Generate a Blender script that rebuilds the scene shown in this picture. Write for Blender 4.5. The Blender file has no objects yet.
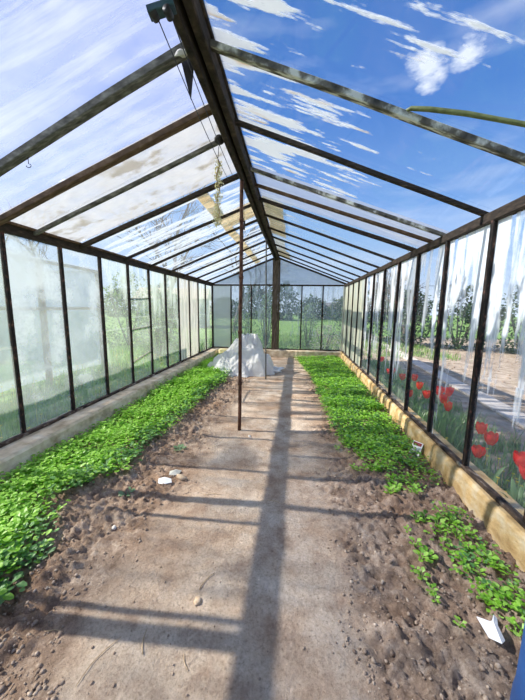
import bpy, bmesh, math, random
from mathutils import Vector, Matrix, noise
random.seed(7)
sc = bpy.context.scene
C = sc.collection

# ---------------------------------------------------------------- camera
cd = bpy.data.cameras.new('camera'); cam = bpy.data.objects.new('camera', cd); C.objects.link(cam)
cd.sensor_fit = 'HORIZONTAL'; cd.sensor_width = 36; cd.lens = 287.67/525*36
cd.clip_start = 0.02; cd.clip_end = 500
_f = Vector((-0.11385162, 0.9828483, -0.14507594)); _r = Vector((0.99304728, 0.11697707, 0.0131702)); _u = _r.cross(_f)
cam.matrix_world = Matrix(((_r.x, _u.x, -_f.x, 0), (_r.y, _u.y, -_f.y, 0), (_r.z, _u.z, -_f.z, 1.488), (0, 0, 0, 1)))
sc.camera = cam

# ---------------------------------------------------------------- sky, sun, exposure
SUN_EL = math.radians(41.3)
SUN_DIR = Vector((math.cos(SUN_EL), 0.02, -math.sin(SUN_EL))).normalized()   # travel of the light
w = bpy.data.worlds.new('sky'); sc.world = w; w.use_nodes = True
nt = w.node_tree; nt.nodes.clear(); N = nt.nodes.new; K = nt.links.new
out = N('ShaderNodeOutputWorld'); bg = N('ShaderNodeBackground'); K(bg.outputs[0], out.inputs[0])
tc = N('ShaderNodeTexCoord'); sep = N('ShaderNodeSeparateXYZ'); K(tc.outputs['Generated'], sep.inputs[0])
ramp = N('ShaderNodeValToRGB'); K(sep.outputs['Z'], ramp.inputs[0])
cr = ramp.color_ramp
cr.elements[0].position = 0.0; cr.elements[0].color = (0.62, 0.74, 0.90, 1)
cr.elements[1].position = 1.0; cr.elements[1].color = (0.035, 0.12, 0.38, 1)
e = cr.elements.new(0.22); e.color = (0.25, 0.45, 0.80, 1)
e = cr.elements.new(0.5); e.color = (0.075, 0.22, 0.58, 1)
# wispy clouds
mp = N('ShaderNodeMapping'); mp.inputs['Scale'].default_value = (1.6, 1.6, 7); K(tc.outputs['Generated'], mp.inputs[0])
nz = N('ShaderNodeTexNoise'); nz.inputs['Scale'].default_value = 1.6; nz.inputs['Detail'].default_value = 7; K(mp.outputs[0], nz.inputs[0])
r2 = N('ShaderNodeValToRGB'); r2.color_ramp.elements[0].position = 0.5; r2.color_ramp.elements[1].position = 0.8; K(nz.outputs[0], r2.inputs[0])
m1 = N('ShaderNodeMath'); m1.operation = 'MULTIPLY'; m1.inputs[1].default_value = 0.55; K(r2.outputs[0], m1.inputs[0])
# one small cloud
def blob(d, rad):
    vd = N('ShaderNodeVectorMath'); vd.operation = 'DISTANCE'; K(tc.outputs['Generated'], vd.inputs[0]); vd.inputs[1].default_value = Vector(d).normalized()
    mr = N('ShaderNodeMapRange'); mr.inputs['From Min'].default_value = rad; mr.inputs['From Max'].default_value = 0; K(vd.outputs['Value'], mr.inputs[0]); return mr.outputs[0]
b1 = blob((0.285, 0.783, 0.548), 0.085); b2 = blob((0.35, 0.757, 0.556), 0.075)
ma = N('ShaderNodeMath'); ma.operation = 'MAXIMUM'; K(b1, ma.inputs[0]); K(b2, ma.inputs[1])
n2 = N('ShaderNodeTexNoise'); n2.inputs['Scale'].default_value = 9; n2.inputs['Detail'].default_value = 8; n2.inputs['Roughness'].default_value = .65; mp2 = N('ShaderNodeMapping'); mp2.inputs['Scale'].default_value = (1, 1, 2.6); mp2.inputs['Rotation'].default_value = (0, .35, 0); K(tc.outputs['Generated'], mp2.inputs[0]); K(mp2.outputs[0], n2.inputs[0])
mm = N('ShaderNodeMath'); mm.operation = 'MULTIPLY_ADD'; K(ma.outputs[0], mm.inputs[0]); mm.inputs[1].default_value = .62; mm.inputs[2].default_value = -0.22
ms = N('ShaderNodeMath'); ms.operation = 'ADD'; K(mm.outputs[0], ms.inputs[0]); K(n2.outputs[0], ms.inputs[1])
r3 = N('ShaderNodeValToRGB'); r3.color_ramp.elements[0].position = 0.58; r3.color_ramp.elements[1].position = 0.80; K(ms.outputs[0], r3.inputs[0])
m3 = N('ShaderNodeMath'); m3.operation = 'MAXIMUM'; K(m1.outputs[0], m3.inputs[0]); K(r3.outputs[0], m3.inputs[1])
mx = N('ShaderNodeMix'); mx.data_type = 'RGBA'; K(m3.outputs[0], mx.inputs[0]); K(ramp.outputs[0], mx.inputs[6]); mx.inputs[7].default_value = (0.85, 0.88, 0.95, 1)
K(mx.outputs[2], bg.inputs[0]); bg.inputs['Strength'].default_value = 0.92
sl = bpy.data.lights.new('sun', 'SUN'); so = bpy.data.objects.new('sun', sl); C.objects.link(so)
sl.energy = 6.8; sl.angle = math.radians(0.55); sl.color = (1.0, 0.95, 0.86)
so.location = (-20, 0, 20); so.rotation_euler = SUN_DIR.to_track_quat('-Z', 'Y').to_euler()
vs = sc.view_settings; vs.view_transform = 'Standard'; vs.look = 'None'; vs.gamma = 1; vs.use_curve_mapping = False
vs.exposure = 0.42
sc.cycles.transparent_max_bounces = 32

# ---------------------------------------------------------------- helpers
def tag(o, label=None, cat=None, group=None, kind=None):
    if label: o['label'] = label
    if cat: o['category'] = cat
    if group: o['group'] = group
    if kind: o['kind'] = kind
    return o
def empty(name, loc=(0, 0, 0), **k):
    o = bpy.data.objects.new(name, None); C.objects.link(o); o.location = loc; o.empty_display_size = .1
    return tag(o, **k)
class MB:
    def __init__(s): s.v = []; s.f = []; s.m = []; s.smooth = []
    def add(s, vs_, fs, mi=0, sm=False):
        b = len(s.v); s.v += [tuple(p) for p in vs_]; s.f += [tuple(i+b for i in f) for f in fs]
        s.m += [mi]*len(fs); s.smooth += [sm]*len(fs); return s
    def box(s, x0, x1, y0, y1, z0, z1, mi=0):
        v = [(x, y, z) for z in (z0, z1) for y in (y0, y1) for x in (x0, x1)]
        return s.add(v, [(0, 2, 3, 1), (4, 5, 7, 6), (0, 1, 5, 4), (2, 6, 7, 3), (0, 4, 6, 2), (1, 3, 7, 5)], mi)
    def beam(s, a, b, w_, h, up=(0, 0, 1), seg=1, wob=0, bev=0.12, mi=0):
        # a beam with softened edges: width w_ across, height h along up; slight waviness
        a, b = Vector(a), Vector(b); d = (b-a).normalized(); sd = d.cross(Vector(up)).normalized(); u = sd.cross(d)
        c = bev*min(w_, h)
        prof = [(-w_/2+c, -h/2), (w_/2-c, -h/2), (w_/2, -h/2+c), (w_/2, h/2-c), (w_/2-c, h/2), (-w_/2+c, h/2), (-w_/2, h/2-c), (-w_/2, -h/2+c)]
        vs_ = []
        for i in range(seg+1):
            p = a.lerp(b, i/seg)
            if wob: p = p+sd*(noise.noise(p*1.7)*wob)+u*(noise.noise(p*1.3+Vector((9, 1, 2)))*wob)
            vs_ += [p+sd*x+u*y for x, y in prof]
        fs = []
        for i in range(seg):
            for j in range(8): fs.append((i*8+j, i*8+(j+1) % 8, (i+1)*8+(j+1) % 8, (i+1)*8+j))
        fs.append(tuple(range(7, -1, -1))); fs.append(tuple(seg*8+j for j in range(8)))
        return s.add(vs_, fs, mi)
    def tube(s, pts, rad, n=8, mi=0, cap=True):
        pts = [Vector(p) for p in pts]
        R = rad if isinstance(rad, (list, tuple)) else [rad]*len(pts)
        vs_ = []; prev = None
        for i, p in enumerate(pts):
            d = (pts[min(i+1, len(pts)-1)]-pts[max(i-1, 0)]).normalized()
            if prev is None:
                prev = d.orthogonal().normalized()
            sd = (prev-d*prev.dot(d)).normalized(); prev = sd; u = d.cross(sd)
            vs_ += [p+(sd*math.cos(2*math.pi*j/n)+u*math.sin(2*math.pi*j/n))*R[i] for j in range(n)]
        fs = [(i*n+j, i*n+(j+1) % n, (i+1)*n+(j+1) % n, (i+1)*n+j) for i in range(len(pts)-1) for j in range(n)]
        if cap: fs += [tuple(range(n-1, -1, -1)), tuple((len(pts)-1)*n+j for j in range(n))]
        return s.add(vs_, fs, mi, True)
    def ico(s, c, r, sub=1, jit=0.0, sq=(1, 1, 1), mi=0, sm=False, rot=None):
        bm = bmesh.new(); bmesh.ops.create_icosphere(bm, subdivisions=sub, radius=1)
        off = Vector((random.random()*50, random.random()*50, 0)); vs_ = []
        for v in bm.verts:
            k = 1+jit*noise.noise(v.co*1.4+off)*2
            q = Vector((v.co.x*sq[0], v.co.y*sq[1], v.co.z*sq[2]))*r*k
            if rot: q = rot @ q
            vs_.append(q+Vector(c))
        fs = [tuple(v.index for v in f.verts) for f in bm.faces]; bm.free()
        return s.add(vs_, fs, mi, sm)
    def build(s, name, mats, parent=None, **k):
        me = bpy.data.meshes.new(name); me.from_pydata(s.v, [], s.f)
        for m in (mats if isinstance(mats, (list, tuple)) else [mats]): me.materials.append(m)
        me.polygons.foreach_set('material_index', s.m); me.polygons.foreach_set('use_smooth', s.smooth)
        me.update(); o = bpy.data.objects.new(name, me); C.objects.link(o)
        if parent: o.parent = parent
        return tag(o, **k)
def local(o, loc):      # shift mesh data so that the origin sits at loc
    loc = Vector(loc); o.data.transform(Matrix.Translation(-loc)); o.location = loc; return o

# ---------------------------------------------------------------- materials
def mat(name):
    m = bpy.data.materials.new(name); m.use_nodes = True; m.node_tree.nodes.clear(); return m, m.node_tree.nodes.new, m.node_tree.links.new
def noisemap(n, k, scale, det=4, sc_=(1, 1, 1), coord='Object', rough=.55):
    t = n('ShaderNodeTexCoord'); mp = n('ShaderNodeMapping'); mp.inputs['Scale'].default_value = sc_; k(t.outputs[coord], mp.inputs[0])
    z = n('ShaderNodeTexNoise'); z.inputs['Scale'].default_value = scale; z.inputs['Detail'].default_value = det; z.inputs['Roughness'].default_value = rough
    k(mp.outputs[0], z.inputs[0]); return z.outputs[0]
def cramp(n, k, src, stops):
    r = n('ShaderNodeValToRGB'); k(src, r.inputs[0]); e = r.color_ramp.elements
    e[0].position, e[0].color = stops[0][0], (*stops[0][1], 1); e[1].position, e[1].color = stops[-1][0], (*stops[-1][1], 1)
    for p, c in stops[1:-1]:
        x = e.new(p); x.color = (*c, 1)
    return r.outputs[0]
def solid(name, stops, scale=8, sc_=(1, 1, 1), rough=.8, bump=.0, bscale=40, metal=0, det=5, spec=.3):
    m, n, k = mat(name); o = n('ShaderNodeOutputMaterial'); p = n('ShaderNodeBsdfPrincipled'); k(p.outputs[0], o.inputs[0])
    z = noisemap(n, k, scale, det, sc_); k(cramp(n, k, z, stops), p.inputs['Base Color'])
    p.inputs['Roughness'].default_value = rough; p.inputs['Metallic'].default_value = metal; p.inputs['Specular IOR Level'].default_value = spec
    if bump:
        z2 = noisemap(n, k, bscale, 5, sc_); b = n('ShaderNodeBump'); b.inputs['Strength'].default_value = bump; b.inputs['Distance'].default_value = .01
        k(z2, b.inputs['Height']); k(b.outputs[0], p.inputs['Normal'])
    return m
def leafmat(name, c0, c1, c2, trans=.45):
    m, n, k = mat(name); o = n('ShaderNodeOutputMaterial')
    g = n('ShaderNodeNewGeometry'); col = cramp(n, k, g.outputs['Random Per Island'], [(0, c0), (.5, c1), (1, c2)])
    d = n('ShaderNodeBsdfDiffuse'); t = n('ShaderNodeBsdfTranslucent'); k(col, d.inputs[0]); k(col, t.inputs[0])
    x = n('ShaderNodeMixShader'); x.inputs[0].default_value = trans; k(d.outputs[0], x.inputs[1]); k(t.outputs[0], x.inputs[2])
    gl = n('ShaderNodeBsdfGlossy'); gl.inputs['Roughness'].default_value = .45; y = n('ShaderNodeMixShader'); y.inputs[0].default_value = .05
    k(x.outputs[0], y.inputs[1]); k(gl.outputs[0], y.inputs[2]); k(y.outputs[0], o.inputs[0]); return m
def glassmat(name, haze=.12, hcol=(.75, .8, .85), streak=0.0, thr=(.5, .62), nscale=1, sc_=(1, 30, 1), scol=(.93, .93, .9), tint=(1, 1, 1), gloss=.06,
             stain=0.0, ridge=False, trans=.5, hn=0.0, hsc=(1, 1, 1), hs=3, low=None):
    """Dirty glass / film: clear base, even haze, noise haze, and painted streaks. Object coordinates are metres."""
    m, n, k = mat(name); o = n('ShaderNodeOutputMaterial')
    tr = n('ShaderNodeBsdfTransparent'); tr.inputs[0].default_value = (*tint, 1)
    gl = n('ShaderNodeBsdfGlossy'); gl.inputs['Roughness'].default_value = .03
    a = n('ShaderNodeMixShader'); a.inputs[0].default_value = gloss; k(tr.outputs[0], a.inputs[1]); k(gl.outputs[0], a.inputs[2])
    def white(col):
        d = n('ShaderNodeBsdfDiffuse'); t = n('ShaderNodeBsdfTranslucent'); x = n('ShaderNodeMixShader'); x.inputs[0].default_value = trans
        if isinstance(col, tuple): d.inputs[0].default_value = (*col, 1); t.inputs[0].default_value = (*col, 1)
        else: k(col, d.inputs[0]); k(col, t.inputs[0])
        k(d.outputs[0], x.inputs[1]); k(t.outputs[0], x.inputs[2]); return x.outputs[0]
    b = n('ShaderNodeMixShader'); b.inputs[0].default_value = haze
    if hn:
        z = noisemap(n, k, hs, 6, hsc); mr = n('ShaderNodeMapRange'); mr.inputs['From Min'].default_value = .3; mr.inputs['From Max'].default_value = .7
        mr.inputs['To Min'].default_value = max(0, haze-hn); mr.inputs['To Max'].default_value = haze+hn; k(z, mr.inputs[0]); k(mr.outputs[0], b.inputs[0])
    k(a.outputs[0], b.inputs[1]); k(white(hcol), b.inputs[2]); last = b.outputs[0]
    if streak:
        z = noisemap(n, k, nscale, 5, sc_, rough=.62); src = z
        if ridge or low is not None:
            t = n('ShaderNodeTexCoord'); s = n('ShaderNodeSeparateXYZ'); k(t.outputs['Object'], s.inputs[0])
            mr = n('ShaderNodeMapRange')
            if ridge:
                mr.inputs['From Min'].default_value = -.6; mr.inputs['From Max'].default_value = 1.1; mr.inputs['To Min'].default_value = .17; mr.inputs['To Max'].default_value = -.1
                k(s.outputs['X'], mr.inputs[0])
            else:
                mr.inputs['From Min'].default_value = .2; mr.inputs['From Max'].default_value = 2.1; mr.inputs['To Min'].default_value = -low; mr.inputs['To Max'].default_value = low*.6
                k(s.outputs['Z'], mr.inputs[0])
            ad = n('ShaderNodeMath'); ad.operation = 'ADD'; k(z, ad.inputs[0]); k(mr.outputs[0], ad.inputs[1]); src = ad.outputs[0]
        q = n('ShaderNodeMapRange'); q.inputs['From Min'].default_value = thr[0]; q.inputs['From Max'].default_value = thr[1]; q.inputs['To Max'].default_value = streak
        k(src, q.inputs[0]); col = scol
        if stain:
            z3 = noisemap(n, k, 2.2, 4, (1, 4, 1)); col = cramp(n, k, z3, [(.56, scol), (.72, (.85, .64, .38))])
        c = n('ShaderNodeMixShader'); k(q.outputs[0], c.inputs[0]); k(last, c.inputs[1]); k(white(col), c.inputs[2]); last = c.outputs[0]
    k(last, o.inputs[0]); return m

WOOD_DK = solid('dark_weathered_wood', [(.3, (.012, .009, .007)), (.55, (.04, .028, .02)), (.75, (.10, .068, .045))], 14, (1, 1, 6), .85, .5, 60)
WOOD_BR = solid('brown_roof_timber', [(.3, (.05, .028, .016)), (.55, (.12, .07, .04)), (.75, (.22, .15, .1))], 10, (1, 6, 2), .85, .4, 60)
WOOD_GR = solid('grey_weathered_rafter', [(.3, (.035, .033, .028)), (.5, (.11, .105, .09)), (.72, (.25, .24, .21))], 12, (1, 5, 2), .8, .4, 60)
WOOD_PT = solid('flaking_white_paint_bar', [(.35, (.04, .035, .03)), (.5, (.16, .14, .11)), (.62, (.7, .68, .6))], 9, (1, 5, 1), .7, .4, 50)
POST = solid('rusted_black_post', [(.35, (.008, .006, .005)), (.55, (.022, .014, .011)), (.66, (.11, .045, .03)), (.8, (.35, .28, .22))], 28, (1, 1, .7), .75, .5, 80)
POSTW = solid('weathered_end_post', [(.3, (.05, .035, .025)), (.55, (.13, .095, .07)), (.75, (.26, .2, .16))], 16, (3, 3, .4), .85, .5, 50)
RUST = solid('rusty_steel', [(.3, (.04, .02, .013)), (.55, (.13, .06, .038)), (.75, (.26, .15, .1))], 35, (1, 1, .5), .75, .4, 120, metal=.2)
STEEL = solid('dull_grey_steel', [(.3, (.06, .055, .05)), (.7, (.2, .19, .17))], 30, (1, 1, .4), .6, .2, 100, metal=.4)
CURB = solid('worn_concrete_curb', [(.3, (.44, .33, .21)), (.5, (.72, .58, .41)), (.72, (.90, .79, .62))], 7, (1, 1, 1.5), .9, .8, 30)
CURBY = solid('yellowed_concrete_curb', [(.3, (.32, .19, .07)), (.5, (.56, .39, .18)), (.68, (.66, .55, .36))], 6, (1, 1, 1.5), .9, .9, 30)
RAILW = solid('worn_sill_strip', [(.35, (.02, .015, .012)), (.55, (.09, .06, .04)), (.7, (.35, .31, .25))], 9, (3, 1, 1), .85, .4, 60)
BOARDW = solid('whitewashed_board', [(.32, (.35, .31, .25)), (.5, (.7, .68, .6)), (.7, (.85, .84, .8))], 5, (6, 6, .6), .8, .3, 40)
BOARDB = solid('beige_cover_board', [(.3, (.38, .3, .2)), (.7, (.62, .54, .4))], 5, (1, .5, 1), .85, .3, 40)
BLACK = solid('black_metal', [(.3, (.01, .01, .01)), (.7, (.035, .03, .03))], 20, rough=.5)
TEAL = solid('blue_grey_pulley_metal', [(.3, (.015, .04, .055)), (.7, (.05, .10, .13))], 20, rough=.5)
CORD = solid('dark_cord', [(.3, (.03, .03, .04)), (.7, (.08, .08, .09))], 30)
WHITEP = solid('white_plastic', [(.3, (.78, .78, .79)), (.7, (.9, .9, .9))], 10, rough=.4)
STONEW = solid('pale_stone', [(.3, (.5, .46, .4)), (.7, (.78, .75, .7))], 25, rough=.9, bump=.4)
STONET = solid('tan_stone', [(.3, (.42, .30, .19)), (.7, (.66, .52, .38))], 45, rough=.9, bump=.4)
STRAW = solid('dry_straw', [(.3, (.3, .2, .11)), (.7, (.6, .45, .28))], 40, rough=.8)
BLUE = solid('blue_plastic', [(.3, (.012, .07, .24)), (.7, (.018, .10, .32))], 8, rough=.45, spec=.4)
HOSE = solid('olive_hose', [(.3, (.07, .085, .03)), (.7, (.18, .2, .08))], 20, rough=.5)
BARK = solid('bark', [(.3, (.06, .05, .04)), (.7, (.17, .14, .12))], 12, rough=.9)
def soilmat():
    m, n, k = mat('garden_soil'); o = n('ShaderNodeOutputMaterial'); p = n('ShaderNodeBsdfPrincipled'); k(p.outputs[0], o.inputs[0])
    p.inputs['Roughness'].default_value = .95; p.inputs['Specular IOR Level'].default_value = .1
    path = cramp(n, k, noisemap(n, k, 5, 8, rough=.7), [(.3, (.38, .27, .20)), (.5, (.60, .485, .375)), (.7, (.76, .655, .54))])
    rough = cramp(n, k, noisemap(n, k, 9, 8, rough=.75), [(.3, (.15, .10, .07)), (.5, (.37, .275, .205)), (.7, (.68, .56, .45))])
    t = n('ShaderNodeTexCoord'); s = n('ShaderNodeSeparateXYZ'); k(t.outputs['Object'], s.inputs[0])
    ab = n('ShaderNodeMath'); ab.operation = 'ADD'; ab.inputs[1].default_value = .30; k(s.outputs['X'], ab.inputs[0])
    aa = n('ShaderNodeMath'); aa.operation = 'ABSOLUTE'; k(ab.outputs[0], aa.inputs[0])
    z = noisemap(n, k, 2.5, 4); zz = n('ShaderNodeMath'); zz.operation = 'MULTIPLY_ADD'; k(z, zz.inputs[0]); zz.inputs[1].default_value = .7; k(aa.outputs[0], zz.inputs[2])
    f = n('ShaderNodeMapRange'); f.inputs['From Min'].default_value = .86; f.inputs['From Max'].default_value = 1.05; k(zz.outputs[0], f.inputs[0])
    x = n('ShaderNodeMix'); x.data_type = 'RGBA'; k(f.outputs[0], x.inputs[0]); k(path, x.inputs[6]); k(rough, x.inputs[7])
    g = cramp(n, k, noisemap(n, k, 70, 6, rough=.8), [(.30, (.30, .28, .26)), (.46, (.85, .84, .83)), (.6, (1.0, 1.0, 1.0)), (.72, (1.45, 1.42, 1.38))])
    y = n('ShaderNodeMix'); y.data_type = 'RGBA'; y.blend_type = 'MULTIPLY'; y.inputs[0].default_value = .85; k(x.outputs[2], y.inputs[6]); k(g, y.inputs[7])
    g2 = cramp(n, k, noisemap(n, k, 1.6, 5, rough=.6), [(.42, (1, 1, 1)), (.62, (.84, .72, .63))])
    y2 = n('ShaderNodeMix'); y2.data_type = 'RGBA'; y2.blend_type = 'MULTIPLY'; y2.inputs[0].default_value = .8; k(y.outputs[2], y2.inputs[6]); k(g2, y2.inputs[7]); k(y2.outputs[2], p.inputs['Base Color'])
    b = n('ShaderNodeBump'); b.inputs['Strength'].default_value = 1.0; b.inputs['Distance'].default_value = .016
    k(noisemap(n, k, 38, 8, rough=.78), b.inputs['Height']); k(b.outputs[0], p.inputs['Normal']); return m
SOIL = soilmat()
CLOD = solid('soil_clod', [(.3, (.17, .12, .085)), (.5, (.34, .255, .19)), (.7, (.56, .46, .36))], 22, rough=.95, bump=.5, bscale=90, spec=.1)
GRASSG = solid('grassy_ground', [(.35, (.10, .19, .04)), (.55, (.18, .32, .07)), (.7, (.32, .38, .16))], 3, rough=.95, bump=.6, det=8)
PLOT = solid('tilled_plot_soil', [(.35, (.26, .20, .14)), (.55, (.42, .33, .25)), (.7, (.56, .47, .37))], 5, (1, 1, 1), .95, .8, 30, det=8)
PLANK = solid('old_path_plank', [(.3, (.52, .46, .40)), (.7, (.76, .70, .62))], 5, (8, 1, 1), .9, .4, 40)
LEAF = leafmat('bed_leaf', (.16, .40, .02), (.32, .64, .05), (.50, .80, .16))
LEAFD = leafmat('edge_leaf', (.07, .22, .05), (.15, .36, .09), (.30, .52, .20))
LEAFB = leafmat('broad_leaf', (.10, .20, .09), (.18, .32, .15), (.28, .42, .22))
BLADE = leafmat('grass_blade', (.12, .26, .04), (.22, .42, .07), (.38, .55, .16))
TULIPL = leafmat('tulip_leaf', (.12, .24, .09), (.2, .34, .14), (.28, .42, .18))
RED = leafmat('red_petal', (.85, .008, .012), (.95, .015, .02), (1.0, .05, .04), .5)
YEL = leafmat('yellow_petal', (.75, .6, .03), (.8, .66, .05), (.85, .72, .1), .3)
CONIF = leafmat('dark_foliage', (.02, .05, .015), (.04, .085, .025), (.09, .14, .05), .2)
SHRUB = leafmat('spring_foliage', (.09, .17, .04), (.16, .27, .07), (.27, .36, .14), .4)
PALEF = leafmat('pale_foliage', (.28, .3, .22), (.42, .43, .34), (.58, .58, .5), .4)
HERB = leafmat('dried_herb', (.55, .5, .22), (.75, .7, .40), (.88, .85, .6), .4)
TARP = None
def tarpmat():
    m, n, k = mat('white_tarpaulin'); o = n('ShaderNodeOutputMaterial'); p = n('ShaderNodeBsdfPrincipled')
    p.inputs['Base Color'].default_value = (.90, .90, .89, 1); p.inputs['Roughness'].default_value = .5; t = n('ShaderNodeBsdfTranslucent'); t.inputs[0].default_value = (.9, .89, .87, 1)
    x = n('ShaderNodeMixShader'); x.inputs[0].default_value = .35; k(p.outputs[0], x.inputs[1]); k(t.outputs[0], x.inputs[2]); k(x.outputs[0], o.inputs[0])
    b = n('ShaderNodeBump'); b.inputs['Strength'].default_value = .9; b.inputs['Distance'].default_value = .04; k(noisemap(n, k, 8, 5), b.inputs['Height']); k(b.outputs[0], p.inputs['Normal'])
    return m
TARP = tarpmat()
# glazing
G_FILM = glassmat('roof_film', .28, (.72, .74, .86), 0, gloss=.03, hn=.10, hsc=(1.2, 6, 1), hs=1.6, trans=.6, tint=(.95, .96, 1))
G_FILM2 = glassmat('roof_film_near', .27, (.70, .72, .90), .26, (.48, .72), 1, (.8, 9, 1), (.88, .89, .96), gloss=.03, hn=.09, hsc=(1, 3, 1), hs=1.2, trans=.6, tint=(.93, .95, 1))
G_CRUMP = glassmat('crumpled_roof_plastic', .52, (.70, .69, .67), .55, (.58, .66), 2.0, (1.2, 2, 1), (.46, .42, .35), gloss=.04, hn=.15, hsc=(1, 2, 1), hs=3, trans=.6, tint=(.96, .96, .96))
G_ROOFL = glassmat('left_roof_glass', .08, (.85, .9, .95), .8, (.47, .60), 1, (1.1, 7, 1), (.8, .84, .88), gloss=.05)
G_ROOFR = glassmat('right_roof_glass', .02, (.7, .8, .9), .97, (.59, .635), 1, (1.4, 9.5, 1), (.97, .97, .95), gloss=.03, stain=.5, trans=.65, ridge=True, tint=(.93, .96, 1))
G_ROOFR2 = glassmat('right_roof_glass_far', .10, (.62, .75, .85), .5, (.60, .72), 1, (1.5, 9, 1), (.85, .88, .85), gloss=.04, ridge=True)
G_ROOFW = glassmat('right_roof_white_film', .42, (.78, .79, .86), .4, (.5, .7), 1, (1, 6, 1), gloss=.03)
G_WALLL = glassmat('left_wall_glass', .17, (.74, .82, .74), .45, (.50, .70), 1, (1, 5, 1.0), (.82, .88, .82), gloss=.04, hn=.10, hs=2, low=.14)
G_WALLL2 = glassmat('left_wall_glass_film', .22, (.66, .72, .74), .45, (.48, .66), 1, (1, 2.5, 2.5), (.75, .8, .82), gloss=.04, hn=.1, hs=3, low=.06)
G_WHITE = glassmat('whitewashed_glass', .34, (.88, .86, .80), .80, (.45, .58), 1, (1, 10, .8), (.86, .84, .78), gloss=.02, trans=.40)
G_WALLR = glassmat('right_wall_glass', .07, (.8, .86, .9), .85, (.47, .60), 1, (1, 8, .9), (.92, .94, .95), gloss=.05, low=.11, trans=.5)
G_CREAM = glassmat('cream_coated_glass', .55, (.72, .74, .62), .7, (.46, .62), 1, (1, 12, .6), (.82, .80, .64), gloss=.03, trans=.5)
G_GABLE = glassmat('gable_glass', .20, (.68, .74, .78), .4, (.52, .72), 1, (9, 1, 2), (.75, .8, .84), gloss=.04, low=.08)
G_GABLEF = glassmat('gable_film', .55, (.90, .88, .86), .3, (.5, .7), 1, (6, 1, 1), (.66, .7, .72), gloss=.03)
G_GABTOP = glassmat('gable_top_film', .45, (.6, .64, .74), .3, (.5, .7), 1, (3, 1, 4), (.7, .73, .8), gloss=.03)
G_SHELT = glassmat('shelter_film', .42, (.62, .68, .78), .3, (.5, .7), 1.5, (1, 2, 1), (.75, .8, .86), gloss=.03, trans=.5)

G_COVER = glassmat('beige_cover_sheet', .80, (.80, .70, .50), .6, (.45, .6), 2, (1, 3, 1), (.62, .5, .32), gloss=.02, trans=.6)
G_COVERW = glassmat('white_cover_sheet', .80, (.88, .86, .80), .5, (.5, .6), 2, (1, 3, 1), (.6, .55, .45), gloss=.02, trans=.6)
G_WALLN = glassmat('near_right_glass', .03, (.8, .86, .9), .90, (.50, .60), 1, (1, 6.5, .8), (.93, .95, .96), gloss=.05, low=.13, trans=.5)
# ---------------------------------------------------------------- dimensions (metres)
XL, XR, XC, YG, YB = -2.614, 1.386, -.620, 8.79, -1.5
SILL, EAVE, ROOFE, RIDGE = .225, 2.125, 2.225, 3.0
YLp = [2.372+.642*k for k in range(-6, 11)]
YRp = [2.341+.645*k for k in range(-6, 11)]
YRp[-1] = YLp[-1] = YG
def xc(y): return XC+.06*max(0, 1-y/5.5)
def hsoil(x, y):
    p = Vector((x, y, 0)); d = abs(x+.30)
    rough = min(1, max(0, (d+.35*noise.noise(p*2.2)-.62)/.25))
    h = .012*noise.noise(p*1.3)+.010*noise.noise(p*4)
    h += rough*(.034*noise.noise(p*5+Vector((3, 0, 0)))+.045*abs(noise.noise(p*11))+.034*noise.noise(p*27)+.018*noise.noise(p*55))
    h += (1-rough)*(.004*noise.noise(p*18)+.0025*noise.noise(p*55))
    h += .02*max(0, min(1, (abs(x+.4)-.9)/.3))
    return h
# ---------------------------------------------------------------- ground and floor
o = MB().box(-60, 60, -12, 90, -.35, -.06).build('ground', GRASSG, kind='structure')
o = MB().box(1.62, 12, -4, 17, -.2, -.035).build('ground_plot', PLOT, kind='structure')
fl = MB(); ys = []; y = YB
while y < YG:
    ys.append(y); y += .06 if y < .8 else (.0125 if y < 2.6 else (.02 if y < 4.5 else .035))
ys.append(YG); nx = 280; x0, x1 = XL+.1, XR+.0
vv = [(x0+(x1-x0)*i/nx, yy, hsoil(x0+(x1-x0)*i/nx, yy)) for yy in ys for i in range(nx+1)]
ff = [(j*(nx+1)+i, j*(nx+1)+i+1, (j+1)*(nx+1)+i+1, (j+1)*(nx+1)+i) for j in range(len(ys)-1) for i in range(nx)]
fl.add(vv, ff, 0, True); fl.build('floor', SOIL, kind='structure')

# curbs (low concrete footing walls) with rough broken edge
def curb(name, pts_in, pts_out, m, z0=-.15):
    mb = MB(); n = len(pts_in); vs_ = []
    for i, (a, b) in enumerate(zip(pts_in, pts_out)):
        a, b = Vector(a), Vector(b); q = a*6
        j = .010*noise.noise(q)+.006*noise.noise(q*4); t = SILL-.004+.006*noise.noise(q*2+Vector((5, 5, 5)))
        s = (b-a).normalized()
        vs_ += [(a.x-s.x*.01, a.y-s.y*.01, z0), (a.x+s.x*j-s.x*.01, a.y+s.y*j-s.y*.01, .08), (a.x+s.x*j, a.y+s.y*j, t-.022), (a.x+s.x*(j+.018), a.y+s.y*(j+.018), t), (b.x, b.y, t), (b.x, b.y, z0)]
    fs = [(i*6+j, i*6+(j+1) % 6, (i+1)*6+(j+1) % 6, (i+1)*6+j) for i in range(n-1) for j in range(6)]
    fs += [tuple(range(5, -1, -1)), tuple((n-1)*6+j for j in range(6))]
    mb.add(vs_, fs); return mb
NY = 220
yy = [YB+(YG+.12-YB)*i/NY for i in range(NY+1)]
WL = empty('wall_left', kind='structure'); WR = empty('wall_right', kind='structure'); WF = empty('wall_far', kind='structure'); CE = empty('ceiling', kind='structure')
curb('l', [(-2.36, y, 0) for y in yy], [(XL-.08, y, 0) for y in yy], CURB).build('curb', CURB, WL)
curb('r', [(1.325, y, 0) for y in yy], [(XR+.12, y, 0) for y in yy], CURBY).build('curb', CURBY, WR)
curb('f', [(-2.37+3.70*i/90, 8.62, 0) for i in range(91)], [(-2.37+3.70*i/90, YG+.1, 0) for i in range(91)], CURB).build('curb', CURB, WF)
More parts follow.
